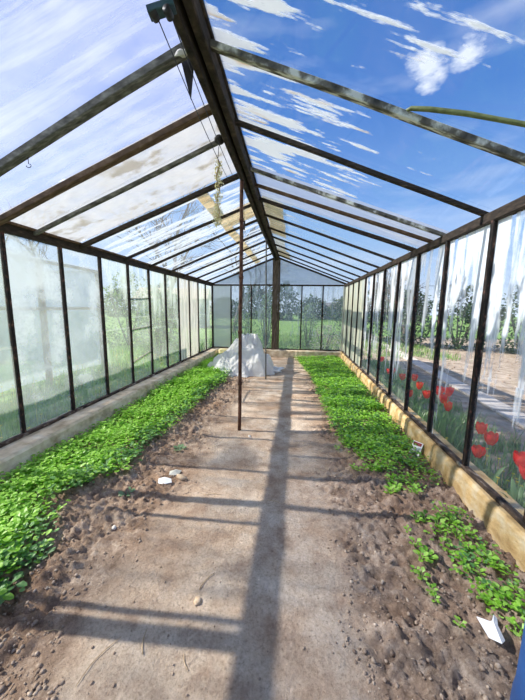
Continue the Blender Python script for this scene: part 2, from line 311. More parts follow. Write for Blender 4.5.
# sill strips, posts, eave beams
MB().beam((XL+.01, YB, SILL+.012), (XL+.01, YG, SILL+.012), .05, .03, seg=40, wob=.006).build('sill_strip', RAILW, WL)
MB().beam((XR+.0, YB, SILL+.012), (XR+.0, YG, SILL+.012), .05, .03, seg=40, wob=.006).build('sill_strip', RAILW, WR)
MB().beam((XL-.0, YB, 2.165), (XL-.0, YG, 2.165), .05, .085, seg=30, wob=.006).build('eave_beam', WOOD_DK, WL)
MB().beam((XL+.035, YB, 2.215), (XL+.035, YG, 2.215), .025, .025, seg=30, wob=.01).build('eave_batten', WOOD_BR, WL)
MB().beam((XR+.01, YB, 2.16), (XR+.01, YG, 2.16), .06, .075, seg=30, wob=.006).build('eave_beam', WOOD_DK, WR)
def post(x, y, s, parent):
    # T-shaped steel bar: flange to the inside, web towards the glass, slightly bent
    mb = MB(); lean = .008*noise.noise(Vector((x, y*3, 0)))
    a, b = Vector((x, y, SILL)), Vector((x, y+lean, EAVE+.01))
    mb.beam(a, b, .034, .012, up=(1, 0, 0), seg=8, wob=.003)
    mb.beam(a+Vector((s*.022, 0, 0)), b+Vector((s*.022, 0, 0)), .012, .036, up=(1, 0, 0), seg=8, wob=.003)
    mb.build('post', POST, parent)
for y in YLp[:-1]: post(XL+.012, y, -1, WL)
for y in YRp[:-1]: post(XR-.012, y, 1, WR)
MB().beam((XL+.02, YG-.02, SILL), (XL+.02, YG-.02, EAVE+.02), .05, .05, up=(1, 0, 0)).build('corner_post', POST, WL)
MB().beam((XR-.02, YG-.02, SILL), (XR-.02, YG-.02, EAVE+.02), .05, .05, up=(1, 0, 0)).build('corner_post', BOARDW, WR)

for y, w_ in ((1.00, .085), (1.93, .075)):  # two unseen posts added to throw the broad shadows across the path
    MB().beam((XL+.03, y, SILL-.01), (XL+.03, y, EAVE+.02), w_, .03, up=(1, 0, 0), seg=6, wob=.006).build('added_shadow_post', WOOD_GR, WL)
# window bays
wn = [0]
def window(name_parent_loc=None):
    wn[0] += 1; return empty('window_%d' % wn[0], kind='structure')
def pane_wall(par, x, y0, y1, z0, z1, m, bulge=0, th=.004):
    mb = MB()
    if bulge:
        n = 16; nz_ = 30; vs_ = []
        for s in (0, th):
            for j in range(nz_+1):
                for i in range(n+1):
                    u, v = i/n, j/nz_; q = Vector((u*.5+y0*3, v*2, 0))
                    d = bulge*math.sin(math.pi*u)*math.sin(math.pi*v)*(noise.noise(q*2.5)+.6*abs(noise.noise(q*6)))
                    vs_.append((x+d+s, y0+(y1-y0)*u, z0+(z1-z0)*v))
        W = n+1; H = (nz_+1)*W; fs = []
        for j in range(nz_):
            for i in range(n):
                a = j*W+i; fs += [(a, a+W, a+W+1, a+1), (H+a, H+a+1, H+a+W+1, H+a+W)]
        mb.add(vs_, fs, 0, True)
    else: mb.box(x-th/2, x+th/2, y0, y1, z0, z1)
    return mb.build('pane', m, par)
for k in range(len(YLp)-1):
    a, b = YLp[k]+.008, YLp[k+1]-.008; W_ = window(); kk = k-6
    if kk in (6, 7): pane_wall(W_, XL-.012, a, b, SILL+.02, EAVE, G_WHITE)
    elif kk in (0, 1): pane_wall(W_, XL-.02, a, b, SILL+.02, EAVE, G_WALLL2, bulge=.07)
    else:
        lap = 1.18+.12*math.sin(k*2.3)
        pane_wall(W_, XL-.010, a, b, SILL+.02, lap+.03, G_WALLL); pane_wall(W_, XL-.018, a, b, lap, EAVE, G_WALLL)
        if kk == 3:
            for z, t in ((.62, .05), (1.12, .01), (1.62, .012)):
                MB().beam((XL-.03, a, z-t), (XL-.03, b, z+t), .02, .018, seg=6, wob=.01).build('cross_stick', WOOD_BR, W_)
for k in range(len(YRp)-1):
    a, b = YRp[k]+.008, YRp[k+1]-.008; W_ = window(); kk = k-6
    if kk >= 6: pane_wall(W_, XR+.010, a, b, SILL+.02, EAVE, G_CREAM)
    else:
        lap = {-1: .98, 0: .78}.get(kk, 1.1+.2*math.sin(k*1.7))
        gm = G_WALLN if kk < 2 else G_WALLR; pane_wall(W_, XR+.010, a, b, SILL+.02, lap+.03, gm); pane_wall(W_, XR+.018, a, b, lap, EAVE, gm)
# far gable
gx = [-2.59, -2.01, -1.38, -.755, -.51, .14, .76, 1.365]
MB().beam((XL, YG, EAVE+.04), (XR, YG, EAVE+.04), .05, .05, seg=12, wob=.006).build('gable_rail', WOOD_DK, WF)
MB().beam((XL, YG, SILL+.015), (XR, YG, SILL+.015), .05, .03, seg=12, wob=.004).build('sill_strip', RAILW, WF)
for i, x in enumerate(gx):
    if i in (3, 4, 0, 7): continue
    MB().beam((x, YG, SILL), (x, YG, EAVE+.03), .035, .04, up=(0, 1, 0), seg=6, wob=.003).build('post', POST, WF)
pb = MB()
pb.beam((-.655, YG-.03, .2), (-.655, YG-.03, 2.95), .17, .06, up=(0, 1, 0), seg=14, wob=.005)
pb.beam((-.54, YG-.02, .2), (-.54, YG-.02, 2.9), .05, .05, up=(0, 1, 0), seg=14, wob=.004)
pb.build('centre_post', POSTW, WF)
for i in range(7):
    if i == 3: continue
    W_ = window(); a, b = gx[i]+.012, gx[i+1]-.012
    MB().box(a, b, YG+.004, YG+.008, SILL+.02, EAVE+.03).build('pane', G_GABLEF if i == 0 else G_GABLE, W_)
W_ = window()
MB().add([(XL, YG+.01, 2.2), (XR, YG+.01, 2.2), (XC, YG+.01, 2.97), (XL, YG+.014, 2.2), (XR, YG+.014, 2.2), (XC, YG+.014, 2.97)],
         [(0, 1, 2), (5, 4, 3), (0, 3, 4, 1), (1, 4, 5, 2), (2, 5, 3, 0)]).build('pane', G_GABTOP, W_)

# ---------------------------------------------------------------- roof
def rp(side, t, y, up=0.0):      # t 0 at ridge, 1 at eave; point on the rafters' centre plane
    xe = (XL-.02) if side == 'L' else (XR+.03)
    a = Vector((xc(y), y, 2.965)); b = Vector((xe, y, 2.165 if side == 'L' else 2.19)); d = (b-a); n = Vector((-d.z, 0, d.x)).normalized()
    if n.z < 0: n = -n
    return a+d*t+n*up
rb = MB()
for ya, yb_ in ((YB, 5.5), (5.5, YG)):
    for dx, z, w_, h in ((-.035, 2.915, .045, .13), (.035, 2.93, .05, .10), (0, 2.985, .15, .025)):
        rb.beam((xc(ya)+dx, ya, z), (xc(yb_)+dx, yb_, z), w_, h, seg=20, wob=.006)
rb.build('ridge_beam', WOOD_DK, CE)
def rafter(side, ye, yr, w_, h, m, up=0.0, name='rafter', t0=.02, t1=1.0, kids=None):
    a = rp(side, t0, yr, up); b = rp(side, t1, ye, up)
    d = (rp(side, 1, 0)-rp(side, 0, 0)); n = Vector((-d.z, 0, d.x)).normalized(); n = n if n.z > 0 else -n
    return MB().beam(a, b, w_, h, up=n, seg=10, wob=.006).build(name, m, CE)
LR = [(-.9, -.9, .06, .06, WOOD_GR), (-.1, -.1, .06, .06, WOOD_GR), (.7, .7, .06, .06, WOOD_GR), (1.93, 1.79, .060, .052, WOOD_GR), (2.32, 2.29, .058, .048, WOOD_BR), (2.69, 2.68, .034, .034, WOOD_GR), (3.30, 3.38, .045, .05, WOOD_DK),
      (4.2, 4.3, .026, .038, WOOD_DK), (4.95, 5.0, .026, .038, WOOD_DK), (5.75, 5.8, .026, .038, WOOD_DK), (6.5, 6.5, .026, .038, WOOD_DK), (7.25, 7.25, .026, .038, WOOD_DK), (8.0, 8.0, .026, .038, WOOD_DK), (8.72, 8.72, .05, .05, WOOD_DK)]
RR = [(-.9, -.9, .06, .06, WOOD_GR), (-.1, -.1, .06, .06, WOOD_GR), (.75, .75, .06, .06, WOOD_GR), (1.81, 1.79, .038, .038, WOOD_PT), (2.46, 2.47, .034, .034, WOOD_DK), (3.08, 3.25, .034, .034, WOOD_PT), (3.35, 3.65, .045, .03, WOOD_BR), (3.80, 4.1, .036, .045, WOOD_DK),
      (4.55, 4.75, .022, .034, WOOD_DK), (5.3, 5.5, .022, .034, WOOD_DK), (6.05, 6.15, .022, .034, WOOD_DK), (6.8, 6.9, .022, .034, WOOD_DK), (7.55, 7.6, .022, .034, WOOD_DK), (8.2, 8.2, .022, .034, WOOD_DK), (8.72, 8.72, .05, .05, WOOD_DK)]
for r in LR: rafter('L', *r)
for r in RR: rafter('R', *r)
def roof_pane(side, e0, r0, e1, r1, m, crumple=0, t0=.03, t1=1.03, up=.045):
    n1, n2 = (24, 60) if crumple else (1, 1); vs_ = []
    for s in (0, .004):
        for j in range(n2+1):
            for i in range(n1+1):
                u, v = i/n1, j/n2; t = t0+(t1-t0)*v
                y = (r0+(r1-r0)*u)*(1-t)+(e0+(e1-e0)*u)*t; d = 0
                if crumple: q = Vector((t*2, y, 0)); d = crumple*(noise.noise(q*2.2)+.7*abs(noise.noise(q*6))+.3*noise.noise(q*13))*math.sin(math.pi*min(max(u, .02), .98))**.5
                vs_.append(rp(side, t, y, up+s+d))
    W = n1+1; H = (n2+1)*W; fs = []
    for j in range(n2):
        for i in range(n1):
            a = j*W+i; fs += [(a, a+1, a+W+1, a+W), (H+a, H+a+W, H+a+W+1, H+a+1)]
    for j in range(n2):
        a = j*W; fs.append((a, a+W, H+a+W, H+a)); a += n1; fs.append((a, H+a, H+a+W, a+W))
    return MB().add(vs_, fs, 0, bool(crumple)).build('roof_pane', m, CE)
lm = [G_FILM2, G_FILM2, G_FILM2, G_FILM, G_CRUMP, G_CRUMP] + [G_ROOFL]*8
for i in range(len(LR)-1):
    a, b = LR[i], LR[i+1]; roof_pane('L', a[0], a[1], b[0], b[1], lm[i], crumple=.03 if 3 < i < 6 else (.012 if i <= 3 else 0))
rm = [G_ROOFR, G_ROOFR, G_ROOFR, G_ROOFR, G_ROOFR, G_ROOFW, G_ROOFW] + [G_ROOFR2]*8
for i in range(len(RR)-1):
    a, b = RR[i], RR[i+1]; roof_pane('R', a[0], a[1], b[0], b[1], rm[i])
# gable verge boards, cover boards near the ridge
def slab(side, ta, tb, y0, y1, up, m, name, th=.015):
    n = 12; mb = MB(); vs_ = []
    for i in range(n+1):
        y = y0+(y1-y0)*i/n; j = .01*noise.noise(Vector((y*2, 3, 1)))
        for t, u in ((ta, up), (tb, up), (tb, up+th), (ta, up+th)): vs_.append(rp(side, t+j, y, u+j*.3))
    fs = [(i*4+j, i*4+(j+1) % 4, (i+1)*4+(j+1) % 4, (i+1)*4+j) for i in range(n) for j in range(4)]+[(3, 2, 1, 0), tuple(n*4+j for j in range(4))]
    return mb.add(vs_, fs).build(name, m, CE)
slab('L', .235, .30, 3.45, 8.7, .055, G_COVER, 'roof_board')
slab('L', .03, .235, 4.35, 4.95, .055, G_COVER, 'cover_board')
slab('R', .03, .17, 4.15, 6.1, .055, G_COVER, 'ridge_cover')
slab('R', .03, .14, 6.4, 7.6, .055, G_COVERW, 'ridge_cover')
slab('R', .03, .18, 7.65, 8.75, .055, G_COVER, 'ridge_cover')
# ridge metal pieces
gp = MB()
gp.add([(XC-.11, 1.86, 2.95), (XC-.05, 1.86, 2.72), (XC-.02, 1.86, 2.95), (XC-.11, 1.868, 2.95), (XC-.05, 1.868, 2.72), (XC-.02, 1.868, 2.95)], [(0, 1, 2), (5, 4, 3), (0, 3, 4, 1), (1, 4, 5, 2), (2, 5, 3, 0)])
gp.build('gusset_plate', BLACK, CE)
rg = MB().ico((-.67, 1.755, 2.885), .022, 2, .6, (1.5, .7, .8), sm=True); rg.build('rag_tie', STONEW, CE)
kb = MB().ico((-.70, 2.62, 2.90), .045, 2, .2, (1, .9, .8), sm=True).beam((-.70, 2.62, 2.90), (-.64, 2.62, 2.93), .03, .03); kb.build('hinge', BLACK, CE)

# ---------------------------------------------------------------- poles
def pole(a, b, r, m, label):
    a, b = Vector(a), Vector(b); n = 14
    pts = [a.lerp(b, i/n)+Vector((noise.noise(Vector((i*.5, 1, a.y)))*.006, noise.noise(Vector((i*.5, 7, a.y)))*.006, 0)) for i in range(n+1)]
    t = empty('support_pole', a, label=label, cat='pole')
    def P(q): return [p-a for p in q]
    sh = MB().tube(P(pts), r, 10).build('shaft', m, t)
    for q in (3, 6, 9, 12):
        c = pts[q]-a; MB().tube([c-Vector((0, 0, .018)), c+Vector((0, 0, .018))], r*1.22, 10).build('rust_ring', m, sh)
    return t
pole((-.655, 3.30, -.03), (-.635, 3.32, 2.86), .021, RUST, 'rusty brown steel pole standing nearest, in the middle of the path')
pole((-.600, 5.85, -.03), (-.635, 5.87, 2.86), .014, STEEL, 'thin grey pole standing in front of the white tarpaulin heap')

# ---------------------------------------------------------------- white tarpaulin heap
def heap():
    NA, NR = 190, 80; vs_ = []
    # a tarpaulin thrown over a few sacks: lumps with flat-ish facets, sharp folds running down from the tops
    bumps = [((-1.05, 6.60), .30, .30, .82), ((-1.30, 6.50), .34, .3, .60), ((-.80, 6.34), .24, .22, .44), ((-.64, 6.55), .22, .22, .38), ((-1.60, 6.36), .28, .24, .34), ((-1.88, 6.25), .24, .2, .20), ((-1.15, 6.95), .5, .3, .45)]
    cx, cy = -1.22, 6.55
    def H(x, y):
        h = 0; acc = 0
        for (bx, by), sx, sy, a in bumps:
            d = math.hypot((x-bx)/sx, (y-by)/sy); v = a*(1/(1+math.exp((d-1.05)*3.6)))*(1.04-.14*min(d, 1)**1.0); acc += v**5
        return acc**.2
    for j in range(NR+1):
        for i in range(NA):
            a = 2*math.pi*i/NA; ca, sa = math.cos(a), math.sin(a)
            wob = 1+.16*noise.noise(Vector((ca*2.4, sa*2.4, 4)))+.05*math.sin(a*13)
            rx = (.80 if ca < 0 else .76)*wob; ry = .58*wob; rr = (j/NR)**.8; x = cx+ca*rx*rr; y = cy+sa*ry*rr
            q = Vector((x*2.6, y*2.6, 0)); wv = Vector((noise.noise(q*1.3), noise.noise(q*1.3+Vector((7, 7, 7))), 0))*.9
            def ridge(p): return 1-abs(noise.noise(p))*2.6
            fold = .12*ridge(q*.9+wv)+.085*ridge(q*2.0+wv*1.7)+.035*ridge(q*4.6+wv*3)
            h = H(x, y)*(1+fold*.5)+fold*.62*(.35+.65*(1-rr))
            edge = (1-rr**10)
            vs_.append((x+.05*noise.noise(q*2+Vector((1, 2, 3))), y+.05*noise.noise(q*2+Vector((5, 2, 9))), max(.02, h)*edge+.012+hsoil(x, y)))
    fs = [(j*NA+i, j*NA+(i+1) % NA, (j+1)*NA+(i+1) % NA, (j+1)*NA+i) for j in range(NR) for i in range(NA)]
    b = len(vs_); vs_ += [(v[0], v[1], -.03) for v in vs_[NR*NA:]]
    fs += [(NR*NA+i, NR*NA+(i+1) % NA, b+(i+1) % NA, b+i) for i in range(NA)]+[tuple(b+i for i in range(NA-1, -1, -1))]
    o = MB().add(vs_, fs, 0, True).build('tarpaulin_heap', TARP, label='large crumpled white tarpaulin heaped on the soil at the far end', cat='tarpaulin')
    return local(o, (cx, cy, 0))
heap()
mb = MB(); mb.ico((-.42, 6.55, .07), .10, 3, .5, (1.2, .8, .6), sm=True); local(mb.build('plastic_bag', WHITEP, label='small white plastic bag lying right of the tarpaulin heap', cat='bag'), (-.42, 6.55, .02))
mb = MB(); mb.ico((-2.12, 8.34, .16), .16, 3, .25, (1.2, .9, .75), sm=True); local(mb.build('yellow_sack', solid('yellow_sack_cloth', [(.3, (.68, .55, .26)), (.7, (.8, .72, .45))], 8, rough=.8), label='pale yellow sack in the far left corner by the curb', cat='sack'), (-2.12, 8.34, .03))

# ---------------------------------------------------------------- hanging things under the ridge
def cordline(a, b, sag=0.0):
    a, b = Vector(a), Vector(b); return MB().tube([a.lerp(b, i/10)-Vector((0, 0, sag*math.sin(math.pi*i/10))) for i in range(11)], .0028, 5)
t = empty('pulley', (-.632, 1.40, 2.775), label='blue grey pulley block hanging under the left roof by the ridge', cat='pulley')
MB().beam((-.055, 0, -.01), (.06, .01, .02), .05, .03, seg=2).build('housing', TEAL, t)
for q in (-.03, .035): MB().tube([(q, -.02, -.015), (q, .02, -.015)], .018, 12).build('wheel', BLACK, t)
for k_, (p, q) in enumerate((((-.665, 1.41, 2.785), (-.735, 3.1, 2.78)), ((-.605, 1.41, 2.80), (-.69, 3.1, 2.82)))):
    local(cordline(p, q, .03).build('cord', CORD, label='thin dark cord running from the pulley under the ridge, %s one' % ('outer' if k_ == 0 else 'inner'), cat='cord'), p)
def herb():
    base = Vector((-.745, 2.74, 2.80)); t = empty('dried_herb_bunch', base, label='long twisted bunch of pale dried herbs hanging from the ridge', cat='dried plant')
    L = .56; pts = [Vector((.012*math.sin(i*.9), .012*math.cos(i*.7), -L*i/20)) for i in range(21)]
    MB().tube([p for p in pts], .006, 6).build('stem', STRAW, t)
    m2 = MB()
    for i in range(520):
        s = random.random()**.9; c = pts[0].lerp(pts[-1], s)+Vector((random.gauss(0, .017), random.gauss(0, .017), 0))
        if 0.42 < s < .46: continue
        d = Vector((random.gauss(0, 1), random.gauss(0, 1), random.gauss(-.6, .7))).normalized(); sd = d.orthogonal().normalized(); l = random.uniform(.014, .03)
        m2.add([c, c+d*l*.5+sd*l*.3, c+d*l, c+d*l*.5-sd*l*.3], [(0, 1, 2, 3)])
    m2.build('dried_flowers', HERB, t, kind='stuff')
    MB().tube([(0, 0, 0), (.02, -.02, .13)], .003, 5).build('string', CORD, t)
herb()
t = empty('clothes_peg', (-.66, 3.6, 2.52), label='small dark peg dangling on a string beside the rusty pole', cat='peg')
MB().beam((0, 0, -.10), (.004, 0, 0), .018, .02, up=(0, 1, 0)).build('peg_body', BLACK, t); MB().tube([(0, 0, 0), (0, 0, .38)], .002, 5).build('string', CORD, t)
pts = [(.53, 1.815, 2.545), (.57, 1.775, 2.545), (.65, 1.74, 2.515), (.81, 1.69, 2.455), (.93, 1.65, 2.40), (1.05, 1.61, 2.345), (1.25, 1.52, 2.255), (1.42, 1.40, 2.20)]
local(MB().tube(pts, [.006, .011, .012, .012, .011, .011, .011, .011], 10).build('garden_hose', HOSE, label='olive green curved hose lying outside on the right roof glass', cat='hose'), pts[0])
HK = Vector((-1.80, 1.875, 2.455))
pts = [HK+Vector((.018*math.sin(a*.8), 0, -.04-.012*(1-math.cos(a*.8)))) for a in range(7)]
local(MB().tube([HK]+pts, .0022, 6).build('wire_hook', BLACK, label='small bent wire hook under the nearest left rafter', cat='hook'), HK)

# ---------------------------------------------------------------- small things on the soil
def onsoil(x, y, dz=0): return Vector((x, y, hsoil(x, y)+dz))
t = empty('seed_packet', (1.225, 2.90, .035), label='small white seed packet leaning on the right curb', cat='packet')
t.rotation_euler = (0, math.radians(32), math.radians(40))
MB().beam((0, 0, 0), (0, 0, .135), .10, .006, up=(1, 0, 0)).build('envelope', WHITEP, t)
MB().box(-.0055, -.0035, -.035, .005, .015, .055).build('picture', solid('grey_print', [(.3, (.22, .26, .26)), (.7, (.5, .52, .5))], 60), t)
MB().box(-.0055, -.0035, -.04, .04, .095, .128).build('header_print', solid('dark_red_print', [(.3, (.03, .03, .03)), (.5, (.35, .03, .03)), (.7, (.3, .3, .3))], 60), t)
def scrap(c, pts, m, name, label, cat, th=.003):
    mb = MB(); n = len(pts); ctr = Vector(pts[0])*0
    for p in pts: ctr += Vector(p)
    ctr = ctr/n+Vector((0, 0, .02)); vs_ = [Vector(p) for p in pts]+[ctr]; vs_ += [v-Vector((0, 0, th)) for v in vs_]
    fs = [(i, (i+1) % n, n) for i in range(n)]+[(n+1+(i+1) % n, n+1+i, 2*n+1) for i in range(n)]+[(i, n+1+i, n+1+(i+1) % n, (i+1) % n) for i in range(n)]
    o = mb.add(vs_, fs).build(name, m, label=label, cat=cat); o.location = c; return o
scrap(onsoil(.915, 1.21, .012), [(-.045, .04, .03), (-.015, .022, .02), (.012, .026, .035), (.04, .06, .03), (.052, .052, .02), (.028, .012, .03), (.034, -.03, .005), (.008, -.05, .012), (-.026, -.022, .0)], WHITEP, 'plastic_scrap', 'crumpled white plastic scrap on the near right soil', 'scrap')
scrap(onsoil(-1.07, 2.14, .01), [(-.06, .02, .01), (-.01, .035, .02), (.05, .025, .015), (.07, -.01, .005), (.01, -.035, .0), (-.04, -.03, .0)], WHITEP, 'paper_scrap', 'flat white paper scrap on the soil left of the path', 'scrap')
scrap(onsoil(-1.05, 2.28, .01), [(-.05, .03, .0), (0, .05, .01), (.06, .04, .01), (.05, -.02, 0), (-.03, -.03, 0)], solid('grey_scrap', [(.3, (.4, .4, .36)), (.7, (.5, .5, .46))], 10), 'grey_scrap', 'dull grey scrap lying just behind the white paper scrap', 'scrap')
def stone(x, y, r, sq, m, label, name='stone'):
    mb = MB(); mb.ico((0, 0, 0), r, 2, .3, sq, sm=True); o = mb.build(name, m, label=label, cat='stone'); o.location = onsoil(x, y, r*sq[2]*.5); o.rotation_euler = (0, 0, random.random()*3)
stone(-.95, 2.22, .038, (1.4, .7, .6), STONET, 'pale elongated clod of stone right of the white paper scrap')
stone(-.455, 1.215, .022, (1, 1, .5), STONET, 'round tan stone alone on the near bare path')
stone(-.50, 3.12, .02, (1.1, .8, .7), STONEW, 'small white stone just right of the rusty pole foot')
stone(-1.18, 1.62, .018, (1, .8, .7), STONEW, 'small pale stone on the rough soil left of the path')
def twig(x, y, l, ang, label, r=.0022, bend=.1):
    d = Vector((math.cos(ang), math.sin(ang), 0)); s = Vector((-d.y, d.x, 0)); pts = []
    for i in range(7):
        u = i/6-.5; p = d*l*u+s*l*bend*math.cos(u*3); q = onsoil(x+p.x, y+p.y, .005); pts.append(q)
    o = MB().tube(pts, [r, r, r, r, r, r*.8, r*.6], 5).build('twig', STRAW, label=label, cat='twig'); local(o, pts[3])
twig(-.44, 1.33, .12, 1.1, 'thin twig pointing at the round tan stone')
twig(-.63, 1.02, .10, 1.9, 'short curved twig on the path below the round tan stone')
twig(-.78, .93, .20, 1.2, 'long pale straw near the bottom left of the path', .0016)
twig(-1.06, 1.0, .09, .1, 'straw lying across the soil at bottom left', .0018)
twig(-.42, .97, .07, 2.2, 'tiny twig at the bottom of the path', .0016)
twig(-.62, 2.05, .14, .2, 'twig lying across the path in front of the poles', .002)
twig(-1.25, 2.85, .12, 1.5, 'upright pale twig stub near the left bed edge', .003)
twig(-.12, 2.02, .12, -.3, 'thin twig in the shadow band of the path', .002)
t = empty('plastic_barrel', (.699, .482, .0), label='dark blue plastic barrel cut off at the lower right corner', cat='barrel')
pts = [(0, 0, 0), (0, 0, .02), (0, 0, .3), (0, 0, .33), (0, 0, .6), (0, 0, .63), (0, 0, .84), (0, 0, .88)]
MB().tube(pts, [.205, .217, .217, .220, .220, .217, .217, .20], 40).build('body', BLUE, t)
MB().tube([(0, 0, .865), (0, 0, .90)], .208, 40).build('lid', BLACK, t)

# soil clods and crumbs (uncountable)
mb = MB()
protos = []
for k in range(6):
    q = MB(); q.ico((0, 0, 0), 1, 1, .35, (1, .85, .65)); protos.append(q)
cnt = 0
while cnt < 9000:
    y = .75+6*random.random()**1.9; x = random.uniform(-1.75, 1.28)
    d = abs(x+.30)+.3*noise.noise(Vector((x, y, 0))*2.2)
    if d < .62 and random.random() > .10: continue
    cnt += 1; r = .0028+.011*random.random()**4.5
    if d < .62: r *= .6
    q = random.choice(protos); R = Matrix.Rotation(random.random()*6.28, 3, 'Z'); c = onsoil(x, y, r*.25)
    mb.add([R @ Vector(v)*r+c for v in q.v], q.f, 0, True)
mb.build('soil_clods', CLOD, label='loose soil clods and crumbs strewn over the beds and path edges', cat='soil', kind='stuff')

# ---------------------------------------------------------------- leafy beds
def leaf(mb, c, d, l, w_, droop=.3, mi=0):
    """a folded leaf: stem side c, direction d (unit), length l"""
    sd = d.cross(Vector((0, 0, 1)));
    if sd.length < .1: sd = Vector((1, 0, 0))
    sd.normalize(); u = sd.cross(d)
    p1 = c+d*l*.45; p2 = c+d*l-u*droop*l*.4
    mb.add([c, p1+sd*w_*.5+u*w_*.12, p1, p1-sd*w_*.5+u*w_*.12, p2, c+d*l*.82+sd*w_*.34-u*droop*l*.2, c+d*l*.82-sd*w_*.34-u*droop*l*.2],
           [(0, 2, 1), (0, 3, 2), (1, 2, 4, 5), (2, 3, 6, 4)], mi)
def plant(mb, c, n, h, l, mi=0, stem=True):
    for k in range(n):
        a = random.random()*6.283; hh = h*random.uniform(.35, 1); r = h*random.uniform(.1, .75)
        p = c+Vector((math.cos(a)*r, math.sin(a)*r, hh)); el = random.uniform(-.25, .65)
        d = Vector((math.cos(a)*math.cos(el), math.sin(a)*math.cos(el), math.sin(el)))
        leaf(mb, p, d, l*random.uniform(.7, 1.3), l*random.uniform(.6, .95), mi=mi)
def edgeL(y):
    e = {1.0: -1.42, 1.15: -1.44, 1.4: -1.48, 1.7: -1.64, 2.0: -1.66, 2.2: -1.50, 2.8: -1.54, 3.4: -1.46, 4.6: -1.48, 5.3: -1.42, 6.3: -1.5, 8.6: -1.5}
    ks = sorted(e)
    if y <= ks[0]: return e[ks[0]]
    for a, b in zip(ks, ks[1:]):
        if y <= b: return e[a]+(e[b]-e[a])*(y-a)/(b-a)
    return e[ks[-1]]
def edgeR(y):
    e = {1.0: 1.0, 1.3: .97, 1.8: .9, 2.2: .84, 2.5: .74, 2.9: .62, 3.5: .53, 4.7: .50, 6.4: .40, 8.3: .08, 8.6: .05}
    ks = sorted(e)
    if y <= ks[0]: return e[ks[0]]
    for a, b in zip(ks, ks[1:]):
        if y <= b: return e[a]+(e[b]-e[a])*(y-a)/(b-a)
    return e[ks[-1]]
mb = MB(); n = 0
while n < 5200:
    y = .7+7.85*random.random()**1.25; x = random.uniform(-2.29, edgeL(y)+.02)
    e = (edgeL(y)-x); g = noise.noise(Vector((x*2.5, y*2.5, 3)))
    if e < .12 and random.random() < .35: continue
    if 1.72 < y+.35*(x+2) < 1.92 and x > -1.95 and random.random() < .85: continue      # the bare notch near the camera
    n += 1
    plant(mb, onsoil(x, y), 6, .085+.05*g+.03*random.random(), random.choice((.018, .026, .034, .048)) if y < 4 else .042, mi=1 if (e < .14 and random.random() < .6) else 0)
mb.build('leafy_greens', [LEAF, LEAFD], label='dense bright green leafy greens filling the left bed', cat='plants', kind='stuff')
mb = MB(); n = 0
while n < 3400:
    y = 1.0+7.55*random.random()**1.15; x = random.uniform(edgeR(y)-.04, 1.24)
    dens = 1 if y > 2.9 else (.12+.55*max(0, (y-2.2)/.7)); g = noise.noise(Vector((x*4, y*4, 8)))
    if y <= 2.4: dens = max(.0, .05+.7*g)*(1 if x > .8 else .4)
    if y < 1.7: dens = .12+.8*g if x > .95 else .03
    if random.random() > dens: continue
    n += 1
    plant(mb, onsoil(x, y), 7 if y > 2.4 else 5, (.085+.04*g if y > 2.6 else .05), (.024 if y < 2.6 else .030) if y < 4 else .040, mi=1 if random.random() < .25 else 0)
mb.build('leafy_greens', [LEAF, LEAFD], label='green leafy greens filling the right bed, thinning out nearer', cat='plants', kind='stuff')
# single seedlings standing on bare soil
def seedling_mesh(k):
    mb = MB(); random.seed(40+k)
    for i in range(7):
        a = i*2.4; el = .35+.3*random.random(); d = Vector((math.cos(a)*math.cos(el), math.sin(a)*math.cos(el), math.sin(el)))
        c = d*.016+Vector((0, 0, .012+.004*i)); leaf(mb, c, d, .034, .026)
        mb.tube([(0, 0, -.01), c], .0015, 4)
    return mb
seeds = []
for k in range(4): seeds.append(seedling_mesh(k).build('weed_seedling', [LEAF], label='small green seedling on bare soil beside the right bed', cat='seedling', group='seedlings on the bare right soil'))
random.seed(11); cnt = 0
for i in range(900):
    y = 1.2+1.9*random.random(); x = edgeR(y)-.25+.5*random.random()
    if x > 1.2 or noise.noise(Vector((x*5, y*5, 1))) < -.05: continue
    o = seeds[cnt] if cnt < 4 else seeds[cnt % 4].copy()
    if cnt >= 4: C.objects.link(o)
    o.location = onsoil(x, y); o.rotation_euler = (0, 0, random.random()*6.28); s = random.uniform(.6, 1.3); o.scale = (s, s, s); cnt += 1
    if cnt >= 70: break
def broad(x, y, s, n, label):
    t = empty('cabbage_seedling', onsoil(x, y), label=label, cat='seedling')
    for i in range(n):
        a = i*2.4+x*9; el = .25+.1*i/n; d = Vector((math.cos(a)*math.cos(el), math.sin(a)*math.cos(el), math.sin(el))); sd = Vector((-math.sin(a), math.cos(a), 0)); u = sd.cross(d)*-1
        c = d*s*.6+Vector((0, 0, .01)); m = MB(); R = s*.55; vs_ = [c+d*R]
        vs_ += [c+d*R+(d*math.cos(q*math.pi/6)*R+sd*math.sin(q*math.pi/6)*R*.85)+Vector((0, 0, -.12*R+.08*R*math.sin(q*2.1))) for q in range(12)]
        m.add(vs_, [(0, q+1, (q+1) % 12+1) for q in range(12)], 0, True); m.tube([(0, 0, -.01), c], .003, 5); m.build('leaf', LEAFB, t)
broad(-1.47, 1.36, .05, 5, 'grey green broad-leaved seedling on soil beside the near left bed')
broad(-1.60, 1.25, .05, 5, 'broad-leaved seedling at the very edge of the near left bed')
broad(-1.52, 1.13, .04, 4, 'broad-leaved seedling nearest the camera on the left')
broad(-1.30, 1.96, .04, 5, 'broad-leaved seedling in the shadow line left of the paper scrap')
broad(-1.18, 2.72, .045, 6, 'lone rosette seedling on bare soil between left bed and rusty pole')
broad(-1.72, 2.05, .055, 5, 'pale broad-leaved plant sticking out of the left bed edge')
broad(-.50+1.1, 3.95, .035, 5, 'small low seedling left of the right bed opposite the rusty pole')

